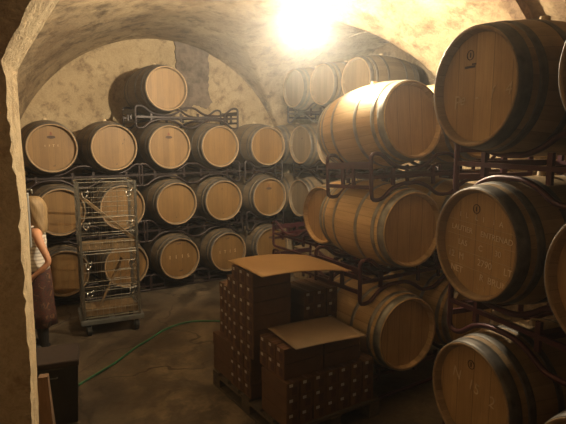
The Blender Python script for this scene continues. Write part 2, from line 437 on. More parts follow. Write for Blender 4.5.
# ------------------------------------------------------------------ barrels
HL, RH = .468, .299
def rprof(y): return RH + (BR-RH)*(1-(abs(y)/HL)**2.0)
def make_barrel(label, cat, body, hoopm, headm, hoops, rim='rim'):
    t = thing('wine_barrel', label, cat)
    bm = bmesh.new()
    prof = [(-HL+.045, .272), (-HL+.004, RH-.016), (-HL, RH-.012), (-HL, RH-.003)]
    prof += [(y, rprof(y)) for y in frange(-HL+.004, HL-.004, 24)]
    prof += [(HL, RH-.003), (HL, RH-.012), (HL-.004, RH-.016), (HL-.045, .272)]
    revolve_y(bm, prof, 64, BR); obj('staves', bm, M[body], t, smooth=True)
    for s in (-1, 1):
        bm = bmesh.new()
        rg = revolve_y(bm, [(s*(HL-.046), .001), (s*(HL-.046), .15), (s*(HL-.045), .276), (s*(HL-.062), .276)], 48, BR)
        obj('head', bm, M[headm], t)
        bm = bmesh.new()      # sawn end grain of the chime
        revolve_y(bm, [(s*(HL+.001), RH-.0035), (s*(HL+.001), RH-.0115), (s*(HL-.004), RH-.0165)], 64, BR)
        obj('chime_edge', bm, M[rim], t, smooth=True)
    for yc_, w in hoops:
        bm = bmesh.new(); e = .0028
        pr = [(y, rprof(y)+e) for y in frange(yc_-w/2, yc_+w/2, 3)]
        pr = [(yc_-w/2, rprof(yc_-w/2)-.001)] + pr + [(yc_+w/2, rprof(yc_+w/2)-.001)]
        revolve_y(bm, pr, 64, BR); ho = obj('hoop', bm, M[hoopm], t, smooth=True)
    bm = bmesh.new(); cyl(bm, (0,0,2*BR-.01), (0,0,2*BR+.028), .032, .026, 18); obj('bung', bm, M['bung'], t)
    return t
H8 = [(-.430,.060), (-.35,.034), (-.16,.034), (.16,.034), (.35,.034), (.430,.060)]
H6 = [(-.435,.052), (-.355,.036), (-.17,.036), (.17,.036), (.355,.036), (.435,.052)]
def logo(t, kind):
    """brand mark on the near head: a small tree over a dark oval"""
    y = -HL+.0445
    bm = bmesh.new(); n = 24; vs = [bm.verts.new((.050*math.cos(2*PI*k/n), y, BR+.135+.020*math.sin(2*PI*k/n))) for k in range(n)]
    bm.faces.new(vs); r = bmesh.ops.extrude_face_region(bm, geom=bm.faces[:]); bmesh.ops.translate(bm, vec=(0,-.001,0), verts=[v for v in r['geom'] if isinstance(v, bmesh.types.BMVert)])
    obj('oval_mark', bm, M['ink'], t)
    bm = bmesh.new()
    for zz, w, h in ((.165,.022,.022), (.182,.016,.02)):
        vs = [bm.verts.new((-w, y-.001, BR+zz)), bm.verts.new((w, y-.001, BR+zz)), bm.verts.new((.0, y-.001, BR+zz+h))]; bm.faces.new(vs)
    r = bmesh.ops.extrude_face_region(bm, geom=bm.faces[:]); bmesh.ops.translate(bm, vec=(0,.001,0), verts=[v for v in r['geom'] if isinstance(v, bmesh.types.BMVert)])
    obj('tree_mark', bm, M['inkr'], t)
def small_mark(t, z=-.2, w=.03, x=0):
    bm = bmesh.new(); box(bm, (x, -HL+.044, BR+z), (w, .0016, .012)); box(bm, (x+w*.4, -HL+.044, BR+z+.012), (w*.4, .0016, .008)); obj('stamp_mark', bm, M['ink'], t)
def round_stamp(t, z=.2, x=0):
    bm = bmesh.new(); pts = [(x+.024*math.cos(a), -HL+.044, BR+z+.024*math.sin(a)) for a in frange(0, 2*PI*23/24, 23)]
    tube(bm, pts, .0022, 6, closed=True); box(bm, (x, -HL+.044, BR+z), (.008, .0018, .026)); obj('round_stamp', bm, M['ink'], t)
def write(t, s, size, z, x=0, m='chalk', rz=0, shear=0, track=1.0):
    ws = s.split(); tot = len(s); pos = 0
    for w_ in ws:            # one small part per chalked word
        i = s.index(w_, pos); pos = i+len(w_); c = (i+len(w_)/2-tot/2)*size*.62
        text_mesh(w_, size, M[m], 'chalk_word', t, (x+c*math.cos(rz), -HL+.0435, BR+z-c*math.sin(rz)), (PI/2, rz, 0), .0008, track, shear)
def rule_line(t, z, tilt, hw, m='chalk_f'):
    bm = bmesh.new(); tube(bm, [(-hw, -HL+.044, BR+z-tilt), (0, -HL+.0437, BR+z), (hw, -HL+.044, BR+z+tilt)], .0019, 6); obj('chalk_line', bm, M[m], t)

RG = 'barrels racked along the back wall'
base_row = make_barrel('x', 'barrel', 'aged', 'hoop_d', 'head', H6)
rows_ = [(2.055, [1.13, 1.89, 2.66, 3.43, 4.27], 'top'), (1.255, [1.18, 1.97, 2.73, 3.47, 4.29], 'middle'), (.46, [1.19, 1.98, 2.75, 3.53, 4.33], 'bottom')]
names = {
 ('top',0): 'oak barrel with oval mark, top full row, farthest left beside the pillar',
 ('top',1): 'oak barrel with two specks on its head, top full row, second from left',
 ('top',2): 'oak barrel with small oval mark directly under the lone highest barrel',
 ('top',3): 'plain headed oak barrel under the right end of the high empty rack arm',
 ('top',4): 'oak barrel in the top full row of the back wall, nearest the right corner',
 ('middle',0): 'shaded oak barrel in the middle row, partly behind the woman',
 ('middle',1): 'oak barrel in the middle row seen through the upper wire cage',
 ('middle',2): 'oak barrel in the middle row just right of the upper wire cage',
 ('middle',3): 'oak barrel with knot spots, middle row, second right of the cages',
 ('middle',4): 'oak barrel with dark oval mark, right end of the middle row on the back wall',
 ('bottom',0): 'dark shaded oak barrel in the bottom row, just right of the woman\'s skirt',
 ('bottom',1): 'dark oak barrel in the bottom row seen through the lower wire cage',
 ('bottom',2): 'oak barrel with chalk marks in the bottom row just right of the lower cage',
 ('bottom',3): 'oak barrel with chalk marks in the bottom row left of the carton tower',
 ('bottom',4): 'oak barrel with dark oval mark half hidden behind the tan cardboard sheet'}
for z, xs, tn in rows_:
    for i, x in enumerate(xs):
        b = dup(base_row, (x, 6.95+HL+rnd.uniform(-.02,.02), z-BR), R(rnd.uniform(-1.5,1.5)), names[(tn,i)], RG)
        if (tn, i) in (('top',0), ('top',2), ('middle',4), ('bottom',4)): logo(b, 0)
        if (tn, i) == ('top',1): small_mark(b, .1, .014, .14); small_mark(b, .05, .012, .12); small_mark(b, -.22, .02, .03)
        if (tn, i) == ('top',0): write(b, 'I 1 T I', .04, .03, m='chalk_f'); small_mark(b, -.22, .025, .02)
        if (tn, i) == ('middle',3): small_mark(b, .17, .018, -.02); small_mark(b, -.2, .016, .0)
        if (tn, i) == ('middle',2): small_mark(b, -.2, .012, .0)
        if (tn, i) == ('bottom',2): write(b, 'I 1 1 5', .075, .02, m='chalk_f'); small_mark(b, -.19, .05, .02); small_mark(b, .21, .06, 0)
        if (tn, i) == ('bottom',3): write(b, 'I T 1 S', .07, .0, m='chalk_f'); small_mark(b, .2, .06, 0)


# right side wall row (heads towards the cellar's middle)
_gh = {}
def dimmed_head(me):
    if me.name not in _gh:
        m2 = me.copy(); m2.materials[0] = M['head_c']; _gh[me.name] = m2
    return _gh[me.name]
CG = 'barrels stacked along the right side bay'
cn = {2: ['farthest in the corner', 'second from the corner', 'third from the corner', 'nearest, mostly behind the big pale barrel'],
      1: ['at the corner beside the back wall row', 'second from the corner', 'third from the corner', 'fourth from the corner'],
      0: ['at the corner beside the back wall row', 'second from the corner', 'third from the corner', 'fourth from the corner']}
for ti, (z, y0, nm) in enumerate([(1.21, 6.92, 'lowest'), (2.07, 6.90, 'middle'), (2.97, 7.10, 'highest')]):
    if ti < 2: dup(base_row, (4.8+HL, y0+.75, z-BR), R(-90), f'oak barrel deep in the corner behind the side bay row, {nm} tier', CG)
    for k in range(3 if ti == 2 else 4):
        b = dup(base_row, (4.8+HL, y0-.76*k, z-BR), R(-90), f'hazy oak barrel, {nm} side bay tier, {cn[ti][k]}', CG)
        for ch in b.children:
            if ch.name.startswith('head'): ch.data = dimmed_head(ch.data)
        if ti == 1 and k == 0: small_mark(b, .1, .04, .0)

# big barrels on the right
pale = make_barrel('large pale oak barrel on its side under the lamp, brightly lit', 'barrel', 'fresh', 'hoop', 'head_b', H8)
XA, YA = 3.08, 2.83+HL
AG = 'pale barrels in the middle stack'
pale['group'] = AG; pale.location = (XA+.03, YA, 2.31-BR-.035); pale.rotation_euler = (R(-6), 0, R(-4))
lw = dup(pale, (XA+.035, YA, 1.46-BR), R(-5), 'pale oak barrel on its side right below the brightly lit one', AG)
dup(pale, (XA-.02, YA-.02, .61-BR), R(-3), 'lowest pale oak barrel beside the carton pallet, in shadow', AG)
for z, l in ((2.31,'upper'), (1.46,'middle'), (.61,'lower')):
    dup(pale, (XA+.765, YA, z-BR), 0, f'{l} pale oak barrel of the second column, behind the big dark-hooped barrels', AG)
dup(pale, (3.26+HL, 4.32, 1.375-BR), R(-90), 'pale oak barrel facing left, its head edge showing behind the middle pale barrel', AG)

BG = 'large barrels at the right edge'
bh = make_barrel('largest barrel, upper right, dusty head with faint chalk letters', 'barrel', 'mid', 'hoop_d', 'head_b', [(-.431,.068), (-.34,.045), (-.165,.04), (.165,.04), (.34,.045), (.431,.068)])
TB = R(-101); XH, YH = 2.275, 1.745      # head centre of the first column
UX, UY = math.sin(TB), -math.cos(TB)   # outward normal of the heads
XB, YB_ = XH-UX*HL, YH-UY*HL
QX, QY = .845*math.cos(TB)+.04*UX, .845*math.sin(TB)+.04*UY   # step to the next barrel, towards the viewer
for z, l in ((1.62, 'large barrel at middle right, its head covered in rows of chalk writing'), (.76, 'large barrel at bottom right corner, its head in deep shadow')):
    sh = .045 if z > 1 else .06; b = dup(bh, (XB+.839*sh, YB_-.545*sh, z-BR), TB, l, BG)
    if z > 1:
        round_stamp(b, .185, -.03)
        for k, (s, sz) in enumerate((('I L  L I  I A', .04), ('LAUTIER  ENTRENAD', .043), ('LAS   C   30', .044), ('12 M   2790  LT', .052), ('NET    R BRUN', .052))):
            write(b, s, sz, .135-.078*k, 0.0, 'chalk', rz=R(3))
        for k in range(4): rule_line(b, .10-.082*k, -.012, .25-.01*abs(k-1))
        write(b, 'L 1', .04, -.235, .03, 'chalk_f')
    else:
        round_stamp(b, .17, -.03); write(b, 'N 15 2', .09, .05, m='chalk_f', rz=R(10))
for z, l in ((2.45,'upper'), (1.62,'middle'), (.76,'lower')):
    dup(bh, (XB+QX, YB_+QY, z-BR), TB, f'{l} barrel cut off by the right edge of the view', BG)
bh['group'] = BG; bh.location = (XB, YB_, 2.435-BR); bh.rotation_euler = (0,0,TB)
round_stamp(bh, .17, -.07); small_mark(bh, .11, .075, -.07); write(bh, 'P', .10, -.07, -.15, 'chalk_f'); write(bh, 'e - f 4', .085, -.04, .04, 'chalk_f', rz=R(-6), shear=.3)
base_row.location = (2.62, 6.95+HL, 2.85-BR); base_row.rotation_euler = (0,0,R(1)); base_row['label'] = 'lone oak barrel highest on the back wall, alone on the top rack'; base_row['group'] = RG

# ------------------------------------------------------------------ steel racks
def bow(hw, single, dz, bottom):
    """closed outline (x, z) of one bow frame"""
    if single: top = [(-hw,.15+dz), (-hw+.09,.15+dz), (-.20,.065+dz), (-.09,.030+dz), (.09,.030+dz), (.20,.065+dz), (hw-.09,.15+dz), (hw,.15+dz)]
    else:
        top = [(-hw,.15+dz), (-hw+.10,.15+dz), (-.58,.065+dz), (-.47,.030+dz), (-.29,.030+dz), (-.19,.065+dz), (-.08,.14+dz), (.08,.14+dz), (.19,.065+dz), (.29,.030+dz), (.47,.030+dz), (.58,.065+dz), (hw-.10,.15+dz), (hw,.15+dz)]
    top = [(x, z-dz) for x, z in top]
    if bottom is None: bot = [(x, -z-2*dz) for x, z in reversed(top)]
    else: bot = [(hw, bottom), (-hw, bottom)]
    return top + bot
def make_rack(label, m, single=False, dz=0., bottom=None, hw=None):
    hw = hw or (.36 if single else .785); lo = (-.15-2*dz) if bottom is None else bottom
    t = thing('barrel_rack', label, 'rack')
    off = -lo+.017 # thing's base at its lowest tube
    for y in (-.29, .29):
        bm = bmesh.new(); P = [(x, y, z+off) for x, z in bow(hw, single, dz, bottom)]
        n = len(P); f = []
        for i in range(n):
            p = Vector(P[i]); a = Vector(P[i-1])-p; b = Vector(P[(i+1)%n])-p; k = min(.05, a.length*.45, b.length*.45)
            A = p+a.normalized()*k; B = p+b.normalized()*k
            for j in range(4): q = j/3; f.append(A*(1-q)**2+p*2*q*(1-q)+B*q*q)
        tube(bm, f, .0165, 8, closed=True); obj('bow_frame', bm, M[m], t, smooth=True)
        bm = bmesh.new(); zm = off-dz
        for zz in (.0,):
            box(bm, (0, y, zm), (2*hw-.02, .022, .026))
        for x in ((-.2, .2) if single else (-hw+.22, -.13, .13, hw-.22)):
            h = .12 if abs(abs(x)-.13) < .01 else .10
            box(bm, (x, y, zm), (.03, .02, h+2*dz*.6))
        obj('middle_rail', bm, M[m], t)
    for x in ((-.2, .2) if single else (-.68, -.13, .13, .68)):
        bm = bmesh.new(); box(bm, (x, 0, off-dz), (.05, .56, .035)); obj('cross_channel', bm, M[m], t)
    for s in (-1, 1):
        bm = bmesh.new(); box(bm, (s*hw, 0, off+.075-dz*.5), (.022, .58, .055)); box(bm, (s*hw, 0, off-.065-dz*1.5), (.022, .58, .03))
        box(bm, (s*hw, -.07, off-dz), (.018, .035, .13)); box(bm, (s*hw, .07, off-dz), (.018, .035, .13))
        obj('end_plate', bm, M[m], t)
    t['off'] = off
    return t
def place(t, x, y, zc, rot, label, group, first=False):
    """zc: height of the rack's middle when its cradle touches a barrel centred .395 above"""
    loc = (x, y, zc - t['off'])
    if first: t.location = loc; t.rotation_euler = (0,0,rot); t['label'] = label; t['group'] = group; return t
    return dup(t, loc, rot, label, group)
RKG = 'racks under the back wall barrels'
YR = 6.95+HL
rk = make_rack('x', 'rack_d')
place(rk, 3.02, YR, 2.468, 0, 'empty-armed steel rack highest on the back wall, holding one barrel', RKG, True)
for x, side in ((1.51, 'left'), (3.04, 'centre')):
    for zc, wh in ((1.673, 'between the top and middle rows'), (.873, 'between the middle and bottom rows')):
        place(rk, x+(.04 if zc < 1 else 0), YR, zc, 0, f'dark steel barrel rack {wh}, {side} pair', RKG)
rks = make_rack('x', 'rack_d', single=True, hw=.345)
place(rks, 4.27, YR, 1.673, 0, 'short dark steel rack under the rightmost barrel of the top row', RKG, True)
place(rks, 4.29, YR, .873, 0, 'short dark steel rack under the rightmost barrel of the middle row', RKG)
rkb = make_rack('x', 'rack_d', bottom=-.0615)
place(rkb, 1.585, YR, .078, 0, 'floor level rack behind the cage dolly', RKG, True)
place(rkb, 3.14, YR, .078, 0, 'floor level rack right of the cage dolly', RKG)
rkc = make_rack('x', 'rack_d', bottom=-.0615, single=True, hw=.345)
place(rkc, 4.33, YR, .078, 0, 'short floor level rack behind the carton tower', RKG, True)
CR = 'racks of the side bay'
for k, (zc, y, dz, w) in enumerate([(2.588, 6.72, 0, 'under the highest tier'), (1.688, 6.54, 0, 'under the middle tier'), (.828, 6.54, 0, 'under the lowest tier')]):
    for j in range(2):
        place(rk, 4.8+HL, y-1.52*j, zc, R(-90), f'rack {w} of side bay barrels, {"corner" if j == 0 else "near"} end', CR)
for j in range(2):
    place(rk, 4.8+HL, 6.54-1.52*j, .828-.335, R(-90), f'empty maroon rack stacked low in the side bay, {"corner" if j == 0 else "near"} end', CR)
rk2 = make_rack('x', 'rack_d', bottom=-.1415)
place(rk2, 4.8+HL, 6.54, .828-.335-.335+.0, R(-90), 'empty rack standing on the floor of the side bay, corner end', CR, True)
place(rk2, 4.8+HL, 5.02, .828-.335-.335, R(-90), 'empty rack standing on the floor of the side bay, near end', CR)
AR = 'racks of the right hand stacks'
ra = make_rack('x', 'rack', dz=.03)
place(ra, XA+.3825+.07, YA-.09, 2.31-.382-.03, 0, 'maroon rack with looped ends under the brightly lit pale barrel', AR, True)
ra.rotation_euler = (R(-3), 0, R(-3))
place(ra, XA+.3825, YA, 1.46-.382, 0, 'maroon rack with looped ends under the middle pale barrel', AR)
place(ra, XB+QX/2-.05*UX, YB_+QY/2-.05*UY-.03, 2.45-.382-.005, TB, 'maroon rack between the two upper large barrels at right', AR)
place(ra, XB+QX/2-.05*UX, YB_+QY/2-.05*UY-.03, 1.62-.382-.01, TB, 'maroon rack between the two lower large barrels at right', AR)
rf = make_rack('x', 'rack', bottom=-.2115)
place(rf, XA+.3825, YA, .61-.382, 0, 'floor standing maroon rack under the lowest pale barrel', AR, True)
rg = make_rack('x', 'rack', bottom=-.3615)
place(rg, XB+QX/2-.05*UX, YB_+QY/2-.05*UY-.03, .76-.382, TB, 'tall floor standing maroon rack under the bottom right barrel', AR, True)
rh = make_rack('x', 'rack', bottom=-.16, dz=.0)
place(rh, 3.24+HL, 4.70, 1.375-.382, R(-90), 'maroon rack holding the barrel behind the middle pale barrel', AR, True)
rj = make_rack('x', 'rack', bottom=-.6235, dz=.0)
place(rj, 3.24+HL, 4.70, .64, R(-90), 'tall maroon floor rack low behind the pale barrels', AR, True)
for o in COL.objects:
    if 'off' in o: del o['off']

# wooden wine cases among the low racks of the bay
def crate(label, loc, s, rz=0):
    t = thing('wine_crate', label, 'crate', loc, rz, 'wooden cases in the side bay')
    bm = bmesh.new(); w, d, h = s
    for y in (-d/2, d/2):
        for k in range(2): box(bm, (0, y, h*(.27+.47*k)), (w, .014, h*.42))
    for x in (-w/2, w/2):
        for k in range(2): box(bm, (x, 0, h*(.27+.47*k)), (.014, d, h*.42))
    box(bm, (0,0,.008), (w, d, .012)); obj('slatted_box', bm, M['wood'], t)
    bm = bmesh.new(); box(bm, (0,0,h+.004), (w+.02, d+.02, .014)); obj('lid', bm, M['wood'], t)
crate('small wooden case on the floor near the bay corner, in front of the racks', (4.60, 6.40, 0), (.24,.36,.5))
crate('small wooden case beside the low bay racks, nearer the viewer', (4.60, 5.85, 0), (.22,.34,.74))

# ------------------------------------------------------------------ wine cartons on the pallet
CT = .1145
PX, PY = 1.88, 2.85
t = thing('pallet', 'dark wooden pallet under the stacked wine cartons', 'pallet', (2.31, 3.43, 0))
pw, pdp = .88, 1.20
for k in range(7):
    bm = bmesh.new(); box(bm, (0, -pdp/2+.06+k*(pdp-.12)/6, .128), (pw, .11, .022)); obj('deck_board', bm, M['pallet'], t)
for x in (-pw/2+.05, 0, pw/2-.05):
    bm = bmesh.new(); box(bm, (x, 0, .106), (.1, pdp, .02)); obj('stringer', bm, M['pallet'], t)
    for y in (-pdp/2+.07, 0, pdp/2-.07):
        bm = bmesh.new(); box(bm, (x, y, .058), (.1, .13, .076)); obj('block', bm, M['pallet'], t)
    bm = bmesh.new(); box(bm, (x, 0, .01), (.1, pdp, .02)); obj('bottom_board', bm, M['pallet'], t)
# one carton: long axis X, printed end at -X, base at z=0
def make_carton():
    t = thing('wine_carton', 'x', 'carton')
    L, W, Hh = .345, .110, .1115
    bm = bmesh.new(); box(bm, (0,0,Hh/2), (L, W, Hh)); bmesh.ops.bevel(bm, geom=bm.edges[:], offset=.003, segments=2, affect='EDGES'); obj('carton_body', bm, M['carton'], t)
    bm = bmesh.new(); box(bm, (-L/2-.0004, -.012, Hh*.40), (.001, W*.40, Hh*.52)); obj('printed_panel', bm, M['carton_p'], t)
    bm = bmesh.new(); box(bm, (-L/2-.0006, .018, Hh*.80), (.0012, .030, .022)); obj('paper_label', bm, M['label'], t)
    bm = bmesh.new(); box(bm, (0, 0, Hh+.0003), (L*.99, .018, .0008)); obj('tape', bm, M['seam'], t)
    return t
ct = make_carton(); used = [False]
CG_ = 'wine cartons on the pallet'
def carton(x, y, layer, rz, label):
    z = .14 + CT*layer
    j = rnd.uniform(-.003, .003); jr = R(rnd.uniform(-.6, .6))
    if not used[0]:
        used[0] = True; ct.location = (x+j, y, z); ct.rotation_euler = (0,0,rz+jr); ct['label'] = label; ct['group'] = CG_
    else: dup(ct, (x+j, y, z), rz+jr, label, CG_)
ordn = ['first', 'second', 'third', 'fourth', 'fifth', 'sixth', 'seventh']
lay3 = ['bottom', 'middle', 'top']
# front block: ends towards the viewer (-Y)
for l in range(3):
    for k in range(7):
        carton(1.94+.117*k, 3.025, l, R(90), f'carton in the low front block, {lay3[l]} layer, {ordn[k]} column from left')
# middle block: ends towards -X
for l in range(3):
    for k in range(3):
        carton(2.055, 3.42+.117*k, l, 0, f'carton under the tower, {lay3[l]} of three low layers, {["near","centre","far"][k]} column')
        carton(2.52, 3.42+.117*k, l, 0, f'hidden inner carton behind the front block, {lay3[l]} layer, {["near","centre","far"][k]} column')
# far block: lengthwise
for l in range(3):
    for k in range(3):
        carton(1.945+.117*k, 3.875, l, R(-90), f'carton at the far left foot of the stack, {lay3[l]} layer, {["outer","second","third"][k]} row')
# second storey at the front, two layers, two deep
for l in range(2):
    for k in range(3):
        carton(2.07, 2.96+.117*k, 3+l, 0, f'{["lower","upper"][l]} carton under the pale sheet, left half, {["near","centre","far"][k]} one')
        carton(2.425, 2.96+.117*k, 3+l, R(180), f'{["lower","upper"][l]} carton under the pale sheet, right half, {["near","centre","far"][k]} one')
# tower: three columns, ends to -X, six layers
tl = ['first','second','third','fourth','fifth','sixth']
for l in range(6):
    for k in range(3):
        carton(2.055, 3.37+.117*k, 3+l, 0, f'tower carton, {tl[l]} tower layer from below, {["near","centre","far"][k]} column')
for k, top in ((0, 5), (1, 4), (2, 4)):
    for l in range(top):
        carton(2.07+.02*k, 3.724+.113*k, 3+l, 0, f'stepped carton behind the tower, {tl[l]} layer from below, {["near","centre","far"][k]} step')
# cartons right of the tower, ends towards the viewer
for l in range(4):
    for k in range(3):
        carton(2.42+.117*k, 3.50, 3+l, R(90), f'shaded carton right of the tower, {tl[l]} layer from below, {["left","centre","right"][k]} column')

def sheet(name, label, corners, m, sag):
    bm = bmesh.new(); n = 14; g = []
    a, b, c, d = [Vector(p) for p in corners]
    for i in range(n+1):
        row = []
        for j in range(n+1):
            u, v = i/n, j/n
            p = (a*(1-u)+b*u)*(1-v) + (d*(1-u)+c*u)*v
            p.z += sag(u, v); row.append(bm.verts.new(p))
        g.append(row)
    for i in range(n):
        for j in range(n): bm.faces.new((g[i][j], g[i+1][j], g[i+1][j+1], g[i][j+1]))
    o = obj(name, bm, m, smooth=True); s = o.modifiers.new('t', 'SOLIDIFY'); s.thickness = .005; s.offset = 1
    return tag(o, label, 'cardboard sheet')
zt = .14+CT*9
sheet('cardboard_sheet', 'tan cardboard sheet lying on top of the carton tower', [(1.86,3.14,zt+.012),(2.62,3.03,zt-.03),(2.62,3.66,zt-.02),(1.89,3.74,zt+.012)], M['sheet'], lambda u, v: .028*math.sin(PI*u) + .01*math.sin(PI*v)*u)
zs = .14+CT*5
sheet('cardboard_sheet', 'paler square cardboard sheet on the lower front stack', [(1.94,2.82,zs+.012),(2.54,2.76,zs+.004),(2.59,3.24,zs+.008),(1.99,3.28,zs+.012)], M['sheet2'], lambda u, v: .006*math.sin(PI*u)+.004)

# ------------------------------------------------------------------ wire cages on a dolly
CAx, CAy, W_, D_ = 1.50, 6.02, .635, .52
CR_ = R(-8)
t = thing('wheeled_dolly', 'grey steel dolly on casters carrying the two wire cages', 'dolly', (CAx, CAy, 0), CR_)
bm = bmesh.new()
for y in (-D_/2, D_/2): box(bm, (0, y, .155), (W_+.04, .05, .05))
for x in (-W_/2, 0, W_/2): box(bm, (x, 0, .155), (.05, D_, .045))
obj('deck_frame', bm, M['dolly'], t, bevel=.005)
for x in (-W_/2+.06, W_/2-.06):
    for y in (-D_/2+.02, D_/2-.06):
        bm = bmesh.new(); box(bm, (x-.026, y, .09), (.006, .05, .08)); box(bm, (x+.026, y, .09), (.006, .05, .08)); box(bm, (x, y, .129), (.058, .06, .008))
        c = obj('caster', bm, M['dolly'], t)
        bm = bmesh.new(); cyl(bm, (x-.02, y, .058), (x+.02, y, .058), .058, seg=24); obj('wheel', bm, M['rubber'], c, smooth=False)
def cage(label, z, h):
    t = thing('wire_cage', label, 'cage', (CAx, CAy, z), CR_, 'stacked wire cages')
    w, d = W_/2-.02, D_/2-.02
    for sx in (-1, 1):
        for sy in (-1, 1):
            bm = bmesh.new(); box(bm, (sx*w, sy*d, h/2), (.026, .026, h)); obj('corner_post', bm, M['wire'], t)
    def panel(a, b, zs, nv, r=.0035):
        bm = bmesh.new(); a = Vector(a); b = Vector(b)
        for zz in zs: cyl(bm, a+Vector((0,0,zz)), b+Vector((0,0,zz)), r if zz not in (zs[0], zs[-1]) else r*1.8, seg=6)
        for k in range(1, nv):
            p = a+(b-a)*k/nv; cyl(bm, p+Vector((0,0,zs[0])), p+Vector((0,0,zs[-1])), r*.55, seg=6)
        return bm
    zs_ = [h*k/7 for k in range(8)]; zs_[0] = .02; zs_[-1] = h-.008
    for a, b, nm in (((-w,-d,0),(w,-d,0),'front_mesh'), ((-w,d,0),(w,d,0),'back_mesh'), ((-w,-d,0),(-w,d,0),'side_mesh'), ((w,-d,0),(w,d,0),'side_mesh')):
        obj(nm, panel(a, b, zs_, 9), M['wire'], t)
    bm = bmesh.new()   # hanging latches on the gate
    obj_ = []
    for zz in (h*.86, h*.42):
        for sx in (-1, 1):
            bm = bmesh.new(); x0 = sx*(w-.07)
            tube(bm, fillet([(x0-.045, -d-.012, zz), (x0+.045, -d-.012, zz)], .01), .006, 6)
            tube(bm, fillet([(x0-.03, -d-.012, zz), (x0-.03, -d-.018, zz-.05), (x0, -d-.018, zz-.07), (x0+.02, -d-.018, zz-.03)], .015), .006, 6)
            tube(bm, [(x0+.03, -d-.014, zz+.02), (x0+.03, -d-.014, zz-.04)], .005, 6)
            obj('gate_latch', bm, M['clip'], t, smooth=True)
    bm = bmesh.new(); cyl(bm, (-w,-d-.006,h*.5), (w,-d-.006,h*.5), .007, seg=8); obj('gate_bar', bm, M['clip'], t)
    bm = bmesh.new()
    for k in range(6): box(bm, (0, -d+.05+k*(2*d-.1)/5, .045), (2*w-.03, .075, .02))
    for k in range(8): box(bm, (-w+.05+k*(2*w-.1)/7, -d+.022, .085), (.066, .014, .075))
    obj('slatted_wood_tray', bm, M['wood'], t)
    return t
cage('lower wire cage standing on the dolly, loose wooden stick inside', .182, .745)
cage('upper wire cage stacked on the other, wooden plank leaning across it', .93, .785)
def plank(label, a, b, w, th):
    piv = Vector((CAx, CAy, 0)); a = Matrix.Rotation(CR_, 3, 'Z') @ (Vector(a)-piv) + piv; b = Matrix.Rotation(CR_, 3, 'Z') @ (Vector(b)-piv) + piv; d = b-a; bm = bmesh.new()
    q = Vector((0,0,1)).rotation_difference(d).to_matrix().to_4x4()
    box(bm, (0,0,0), (th, w, d.length)); bmesh.ops.bevel(bm, geom=bm.edges[:], offset=.003, segments=1, affect='EDGES')
    o = obj('wooden_plank', bm, M['wood']); o.matrix_world = Matrix.Translation((a+b)/2) @ q
    return tag(o, label, 'plank')
plank('long pale wooden plank leaning diagonally across the upper cage', (CAx-.30, CAy-.20, 1.585), (CAx+.29, CAy-.20, 1.03), .02, .036)
plank('thin wooden stick leaning inside the lower cage', (CAx-.13, CAy-.05, .235), (CAx+.16, CAy+.02, .80), .02, .028)

# ------------------------------------------------------------------ hose
def cat(P, n=8):
    P = [Vector(p) for p in P]; P = [P[0]*2-P[1]] + P + [P[-1]*2-P[-2]]; out = []
    for i in range(1, len(P)-2):
        for k in range(n):
            t = k/n; a, b, c, d = P[i-1:i+3]
            out.append(.5*((2*b)+(c-a)*t+(2*a-5*b+4*c-d)*t*t+(3*b-a-3*c+d)*t**3))
    return out+[P[-2]]
bm = bmesh.new(); tube(bm, cat([(.55,4.38,.011),(.88,4.66,.011),(1.25,4.93,.011),(1.50,5.16,.011),(1.73,5.33,.011),(1.98,5.52,.011),(2.30,5.60,.011),(2.64,5.41,.011),(3.0,5.1,.011),(3.3,4.95,.011)]), .011, 8)
tag(obj('garden_hose', bm, M['hose'], smooth=True), 'green hose lying across the floor from bin to cartons', 'hose')

# ------------------------------------------------------------------ black bin in the foreground
t = thing('storage_bin', 'black lidded bin on the floor at the foot of the pillar', 'bin', (.535, 4.21, 0), R(-12))
def frust(bm, w0, d0, w1, d1, z0, z1):
    v = [bm.verts.new((sx*w/2, sy*d/2, z)) for z, w, d in ((z0,w0,d0),(z1,w1,d1)) for sx, sy in ((-1,-1),(1,-1),(1,1),(-1,1))]
    for f in ((0,1,2,3),(7,6,5,4),(0,4,5,1),(1,5,6,2),(2,6,7,3),(3,7,4,0)): bm.faces.new([v[i] for i in f])
bm = bmesh.new(); frust(bm, .44, .30, .48, .34, 0, .47); obj('bin_body', bm, M['bin'], t, bevel=.012)
bm = bmesh.new(); box(bm, (0,0,.495), (.50, .36, .05)); obj('lid', bm, M['binlid'], t, bevel=.012)
bm = bmesh.new(); tube(bm, fillet([(-.09,-.178,.40),(-.09,-.195,.40),(.09,-.195,.40),(.09,-.178,.40)], .01), .006, 6); obj('handle', bm, M['bin'], t)

# short rough post by the pillar foot, and the latch on the arch edge
pt = at(41.5, 376, 3.05)
bm = bmesh.new(); frust(bm, .15, .09, .05, .05, 0, pt.z)
bmesh.ops.subdivide_edges(bm, edges=bm.edges[:], cuts=3, use_grid_fill=True)
for v in bm.verts: v.co += Vector((rnd.uniform(-.003,.003), rnd.uniform(-.003,.003), 0))
tag(obj('wooden_post', bm, M['timber'], loc=(pt.x+.01, pt.y, 0), rot=(0,0,R(-20))), 'short tapering wooden post standing against the foot of the pillar', 'post')
t = thing('latch_plate', 'narrow pale metal latch plate with a hook on the archway edge', 'latch', tuple(at(29, 248, 2.335)), -AA)
bm = bmesh.new(); box(bm, (0,.012,.115), (.016,.03,.23)); obj('plate', bm, M['lampm'], t, bevel=.002)
bm = bmesh.new(); tube(bm, fillet([(0,.01,.225),(0,.01,.245),(.024,.01,.245),(.024,.01,.228)], .008), .003, 6); obj('hook', bm, M['lampm'], t)

